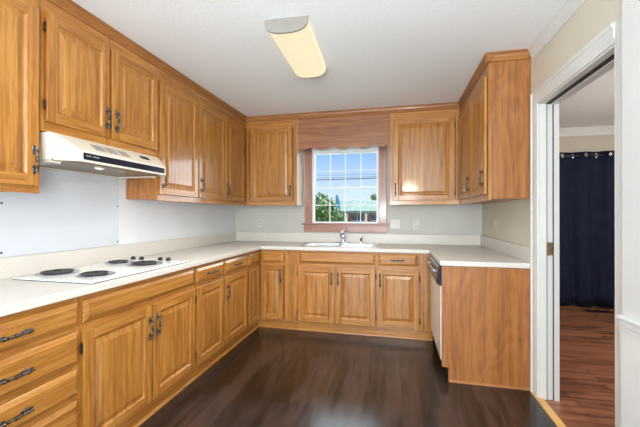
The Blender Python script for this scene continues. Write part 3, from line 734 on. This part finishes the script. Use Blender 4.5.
outlet('ivory wall outlet in the left corner, under the cabinet left of the window', 0.351, 0, 1.150, 0)
outlet('ivory double switch plate just right of the window', 2.085, 0, 1.150, 0, True, 'switch')
outlet('ivory wall outlet right of the switch plate, under the right cabinet', 2.325, 0, 1.150, 0)
outlet('ivory switch plate on the right wall above the worktop', W, -0.50, 1.17, -PI/2, False, 'switch')

# ------------------------------------------------------------------ ceiling lamp
lp = thing('ceiling_light', 'glowing fluorescent ceiling light with grey end caps', 'ceiling light', (1.418, -1.80, H-0.0005), math.radians(2))
def lens(y0, y1, hw, d, name, mat, n=26, extra=0.0):
    m = MB(); sec = []
    for i in range(n+1):
        a = PI*i/n; cx, sz = math.cos(a), math.sin(a)
        sec.append((hw*math.copysign(abs(cx)**0.75, cx), -0.012-d*abs(sz)**0.75))
    sec = [(hw, 0.0)] + sec + [(-hw, 0.0)]
    m.prism(sec, 'y', y0, y1)
    return m.build(name, mat, lp, smooth=True)
MB().box(-0.12, 0.12, -0.33, 0.33, -0.010, 0).build('mounting_plate', capm, lp)
lens(-0.335, 0.345, 0.130, 0.070, 'diffuser', lamp_m)
ll = bpy.data.lights.new('lamp_glow', 'AREA'); ll.shape = 'RECTANGLE'; ll.size = 0.22; ll.size_y = 0.62; ll.energy = 15; ll.color = (1.0, 0.95, 0.86); ll.spread = math.radians(118)
lo_ = bpy.data.objects.new('lamp_glow', ll); COL.objects.link(lo_); lo_.parent = lp; lo_.location = (0, 0, -0.087)
lens(-0.350, -0.336, 0.138, 0.077, 'end_cap', capm); lens(0.346, 0.356, 0.131, 0.071, 'end_cap', capm)

# ------------------------------------------------------------------ next room: curtain and floor register
cu = thing('navy_curtain', 'long navy blue grommet curtain hanging in the next room', 'curtain', (4.95, 1.12, 0))
m = MB(); n = 260; xa, xb_ = -1.25, 1.55; rows = 14; V = []
for j in range(rows+1):
    z = 0.02 + 2.10*j/rows; row = []
    for i in range(n+1):
        x = xa + (xb_-xa)*i/n; ph = 2*PI*x/0.284
        amp = 0.030*(0.85+0.15*math.sin(x*5+1))
        y = amp*math.sin(ph + 0.25*math.sin(z*2.2+x*3)) + 0.010*math.sin(ph*2.3+z*1.4)*(1-j/rows)
        row.append(m.bm.verts.new((x, y, z)))
    V.append(row)
for j in range(rows):
    for i in range(n): m.bm.faces.new([V[j][i], V[j][i+1], V[j+1][i+1], V[j+1][i]])
o = m.build('cloth', curtain_m, cu, smooth=True)
sm = o.modifiers.new('solid', 'SOLIDIFY'); sm.thickness = 0.003
for k in range(14):
    x = xa+0.05+k*0.142*2
    if x > xb_: break
    for dx, tilt in ((0, 0.35), (0.142, -0.35)):
        g = MB(); pts = [(0.024*math.cos(2*PI*i/20), 0, 0.024*math.sin(2*PI*i/20)) for i in range(20)]
        rings = []
        for i in range(20):
            a = 2*PI*i/20; c = Vector((0.023*math.cos(a), 0, 0.023*math.sin(a))); r_ = c.normalized()
            rings.append([tuple(c + r_*0.008*math.cos(b) + Vector((0, 1, 0))*0.006*math.sin(b)) for b in [2*PI*q/8 for q in range(8)]])
        g.loft(rings+[rings[0]], caps=False); g.ball((0, 0.0, 0), 0.016, (1, 0.3, 1))
        yy = 0.034*math.sin(2*PI*(x+dx)/0.284)
        g.build('grommet', chrome_m, cu, loc=(x+dx, yy-0.010, 2.07), rot=(0, 0, tilt*1.6), smooth=True)
rd = thing('curtain_rod', 'dark rod carrying the navy curtain', 'curtain rod', (4.95, 1.12, 2.07))
MB().tube([(-1.4, 0.0, 0.0), (1.7, 0.0, 0.0)], 0.010, 12).build('rod', black_m, rd, smooth=True)
for x in (-1.38, 1.68): MB().box(x-0.012, x+0.012, 0.0, 0.08, -0.012, 0.012).build('bracket', black_m, rd)
rg = thing('floor_register', 'dark metal floor vent lying in front of the navy curtain', 'floor vent', (4.66, 0.93, 0.0005))
MB().box(-0.17, 0.17, -0.055, 0.055, 0, 0.004).build('frame', hinge_m, rg, bevel=0.001)
for k in range(9): MB().box(-0.15+k*0.034, -0.15+k*0.034+0.022, -0.040, 0.040, 0.004, 0.006).build('louvre', black_m, rg)

# ------------------------------------------------------------------ outdoors
grass_m = noisy('grass', srgb(92, 112, 60), srgb(126, 140, 84), 3, 0.9)
asph_m = noisy('asphalt', srgb(120, 120, 122), srgb(140, 140, 142), 3, 0.9)
brick_m = noisy('red_brick', srgb(150, 84, 62), srgb(176, 104, 80), 30, 0.8)
roof_m = noisy('pale_teal_metal_roof', srgb(98, 114, 102), srgb(106, 122, 110), 1, 0.9, spec=0.1, stretch=(1, 1, 1))
dkwin_m = noisy('dark_shopfront_glass', srgb(52, 58, 66), srgb(84, 90, 98), 2, 0.15)
conc_m = noisy('pale_column_paint', srgb(214, 200, 178), srgb(226, 214, 194), 3, 0.7)
leaf_m = noisy('leaves', srgb(44, 68, 32), srgb(98, 122, 58), 9, 0.7)
bark_m = noisy('bark', srgb(74, 58, 44), srgb(98, 78, 60), 9, 0.9)
car_m = noisy('white_car_paint', srgb(228, 228, 230), srgb(236, 236, 238), 2, 0.2, coat=0.5)
tire_m = noisy('tyre_rubber', srgb(24, 24, 26), srgb(34, 34, 36), 9, 0.8)
wire_m = noisy('black_cable', srgb(44, 46, 52), srgb(58, 60, 66), 9, 0.7)
flag_m = noisy('blue_teal_cloth', srgb(62, 124, 150), srgb(88, 150, 170), 4, 0.6)
GZ = -1.6
struct('ground_grass', MB().box(-80, 80, 0.6, 160, GZ-0.2, GZ), grass_m, 'grass outside the window', 'ground')
struct('ground_parking', MB().box(-60, 60, 22, 34, GZ, GZ+0.02), asph_m, 'asphalt lot in front of the brick building', 'ground')
def at(px, py, Y):
    """a point in the place: the world position at depth Y that the measurement (px,py) names"""
    f = 330.8; F = Vector((-math.sin(.222), math.cos(.222), 0)); R = Vector((math.cos(.222), math.sin(.222), 0)); U = Vector((0, 0, 1))
    d = F + (px-320)/f*R + (213.5-py)/f*U; t = (Y+4.07)/d.y
    return Vector((2.079, -4.07, 1.265)) + d*t
# brick building with pale teal metal roof
p0 = at(329, 212, 36); p1 = at(398, 212, 36); er = at(350, 199.5, 40).z; ez = at(350, 210.0, 35.4).z
bl = thing('commercial_building', 'low brick building with pale teal metal roof seen through the window', 'building', (0, 36, GZ))
xL, xR = p0.x-3, p1.x+3; z0 = 0; ze = ez-GZ; zr = er-GZ
MB().box(xL+0.6, xR-0.6, 0.6, 8.4, 0, ze-0.05).build('wall', brick_m, bl)
m = MB().prism([(-0.6, ze-0.15), (-0.6, ze), (4.4, zr), (9.4, ze), (9.4, ze-0.15)], 'x', xL, xR)
m.build('roof', roof_m, bl)
ribs = MB(); k = xL+0.3
while k < xR: ribs.prism([(-0.6, ze+0.01), (-0.6, ze+0.06), (4.4, zr+0.06), (4.4, zr+0.01)], 'x', k, k+0.05); k += 0.6
ribs.build('roof_seams', roof_m, bl)
MB().box(xL+0.2, xR-0.2, -0.62, -0.5, ze-0.30, ze-0.02).build('fascia', roof_m, bl)
kx = xL+1.0; k = 0
while kx < xR-2.0:
    f_ = MB().box(kx, kx+1.5, 0.50, 0.60, 0.3, ze-0.4).build('shop_window', dkwin_m, bl)
    MB().box(kx+0.72, kx+0.78, 0.45, 0.50, 0.3, ze-0.4).box(kx, kx+1.5, 0.45, 0.50, ze-1.2, ze-1.15).build('mullion', car_m, f_)
    MB().box(kx+1.75, kx+2.0, -0.45, -0.20, 0, ze-0.2).build('column', conc_m, bl)
    kx += 2.35
# parked car
cp = at(372.5, 219, 28)
car = thing('parked_car', 'white car parked in front of the brick building', 'car', (cp.x, 28, GZ+0.02))
def car_sec(x, w, z0, z1, zr): return None
lower = [(-0.9, 0.25), (-0.92, 0.7), (-0.82, 1.0), (0.82, 1.0), (0.92, 0.7), (0.9, 0.25)]
up = 1.05
MB().prism([(-0.9, 0.35), (-0.95, 0.75), (-0.86, 1.05), (0.86, 1.05), (0.95, 0.75), (0.9, 0.35)], 'y', -2.2, 2.2).prism([(-0.84, 1.05), (-0.66, 1.75), (0.66, 1.75), (0.84, 1.05)], 'y', -1.2, 1.9).build('body', car_m, car, bevel=0.08, seg=3)
MB().prism([(-0.70, 1.15), (-0.58, 1.62), (0.58, 1.62), (0.70, 1.15)], 'y', -1.23, -1.19).build('windscreen', dkwin_m, car)
for x in (-0.8, 0.8):
    for y in (-1.4, 1.4): MB().lathe([(0.30, -0.11), (0.34, -0.08), (0.34, 0.08), (0.30, 0.11)], (x, y, 0.34), 'x', 20).build('wheel', tire_m, car, smooth=True)
# trees
def tree(px, py, Y, r, label, squash=0.95, blobs=16, seed=1, leaves=900):
    rnd = random.Random(seed); c = at(px, py, Y)
    t = thing('leafy_tree', label, 'tree', (c.x, Y, GZ))
    cz = c.z-GZ
    MB().tube([(0, 0, 0), (0.05, 0, cz*0.5), (0, 0.05, cz)], [0.14, 0.10, 0.05], 9).build('trunk', bark_m, t, smooth=True)
    m = MB()
    for _ in range(leaves):
        u = rnd.uniform(-1, 1); a = rnd.uniform(0, 2*PI); q = r*(0.55+0.45*rnd.random()**0.5)*(1+0.10*math.sin(3*a+u*4))
        s = math.sqrt(1-u*u); p = Vector((q*s*math.cos(a), q*s*math.sin(a), cz+q*u*squash))
        d = Vector((rnd.gauss(0, 1), rnd.gauss(0, 1), rnd.gauss(0, 1))).normalized(); e2 = d.cross(Vector((rnd.gauss(0, 1), rnd.gauss(0, 1), 1))).normalized()
        L = r*0.11*(0.7+0.6*rnd.random())
        v = [m.bm.verts.new(p+x) for x in (d*L, e2*L*0.6, -d*L, -e2*L*0.6)]; m.bm.faces.new(v)
    m.ball((0, 0, cz), r*0.72, (1, 1, squash), u=16, v=10)
    m.build('foliage', leaf_m, t)
tree(318, 210, 21, 1.45, 'round green tree at the left of the window view, nearest the house', seed=3)
tree(335, 218.5, 25.5, 0.95, 'smaller green bush tree in front of the brick building', seed=5)
tree(296, 214, 30, 1.9, 'green tree at the far left of the window view, partly hidden by the casing', seed=8)
tree(374.5, 196.5, 62, 0.85, 'small dark tree top rising behind the teal roof', seed=11, leaves=350)
# tall feather flag
fp = at(338.5, 203, 28)
fg = thing('feather_flag', 'tall blue feather flag standing beside the green trees', 'flag', (fp.x, 28, GZ))
zt_, zb_ = at(338, 194.0, 28).z-GZ, at(338, 209.5, 28).z-GZ
MB().tube([(-0.30, 0, 0), (-0.30, 0, zb_), (-0.26, 0, zt_-0.1), (-0.10, 0, zt_+0.02)], 0.02, 8).build('pole', wire_m, fg, smooth=True)
prof = [(-0.28, zb_), (-0.02, zb_-0.03), (0.16, zb_+0.12), (0.20, zb_+0.45), (0.10, zb_+0.9), (-0.08, zt_), (-0.24, zt_-0.05)]
MB().prism(prof, 'y', -0.008, 0.008).build('cloth', flag_m, fg)
# power lines with their poles
def cable(pa, pb, r, sag, label):
    pts = []
    for i in range(31):
        f = i/30; p = pa.lerp(pb, f); p.z -= sag*4*f*(1-f); pts.append(tuple(p))
    tag(MB().tube(pts, r, 6).build('power_line', wire_m), label, 'cable', 'overhead cables outside the window')
_a = at(308, 172.0, 26); _b = at(386, 170.2, 22); _d = _b-_a
for q, lab in ((_a-_d*1.6, 'wooden utility pole left of the window view, carrying the overhead cables'), (_b+_d*1.6, 'wooden utility pole right of the window view, carrying the overhead cables')):
    t = thing('utility_pole', lab, 'utility pole', (q.x, q.y, GZ))
    MB().tube([(0, 0, 0), (0, 0, q.z-GZ+0.3)], [0.15, 0.10], 10).build('pole', bark_m, t, smooth=True)
    MB().box(-0.7, 0.7, -0.05, 0.05, q.z-GZ-0.05, q.z-GZ+0.05).build('crossarm', bark_m, t)
for (ya, yb, r, lab) in ((176.8, 173.6, 0.038, 'thick overhead cable crossing the sky outside, lowest of three'), (172.0, 170.2, 0.013, 'thin overhead cable crossing the sky outside, topmost of three'), (174.6, 172.2, 0.013, 'thin overhead cable crossing the sky outside, middle of three')):
    a = at(308, ya, 26); b = at(386, yb, 22); d = b-a
    cable(a - d*1.6, b + d*1.6, r, 0.25, lab)
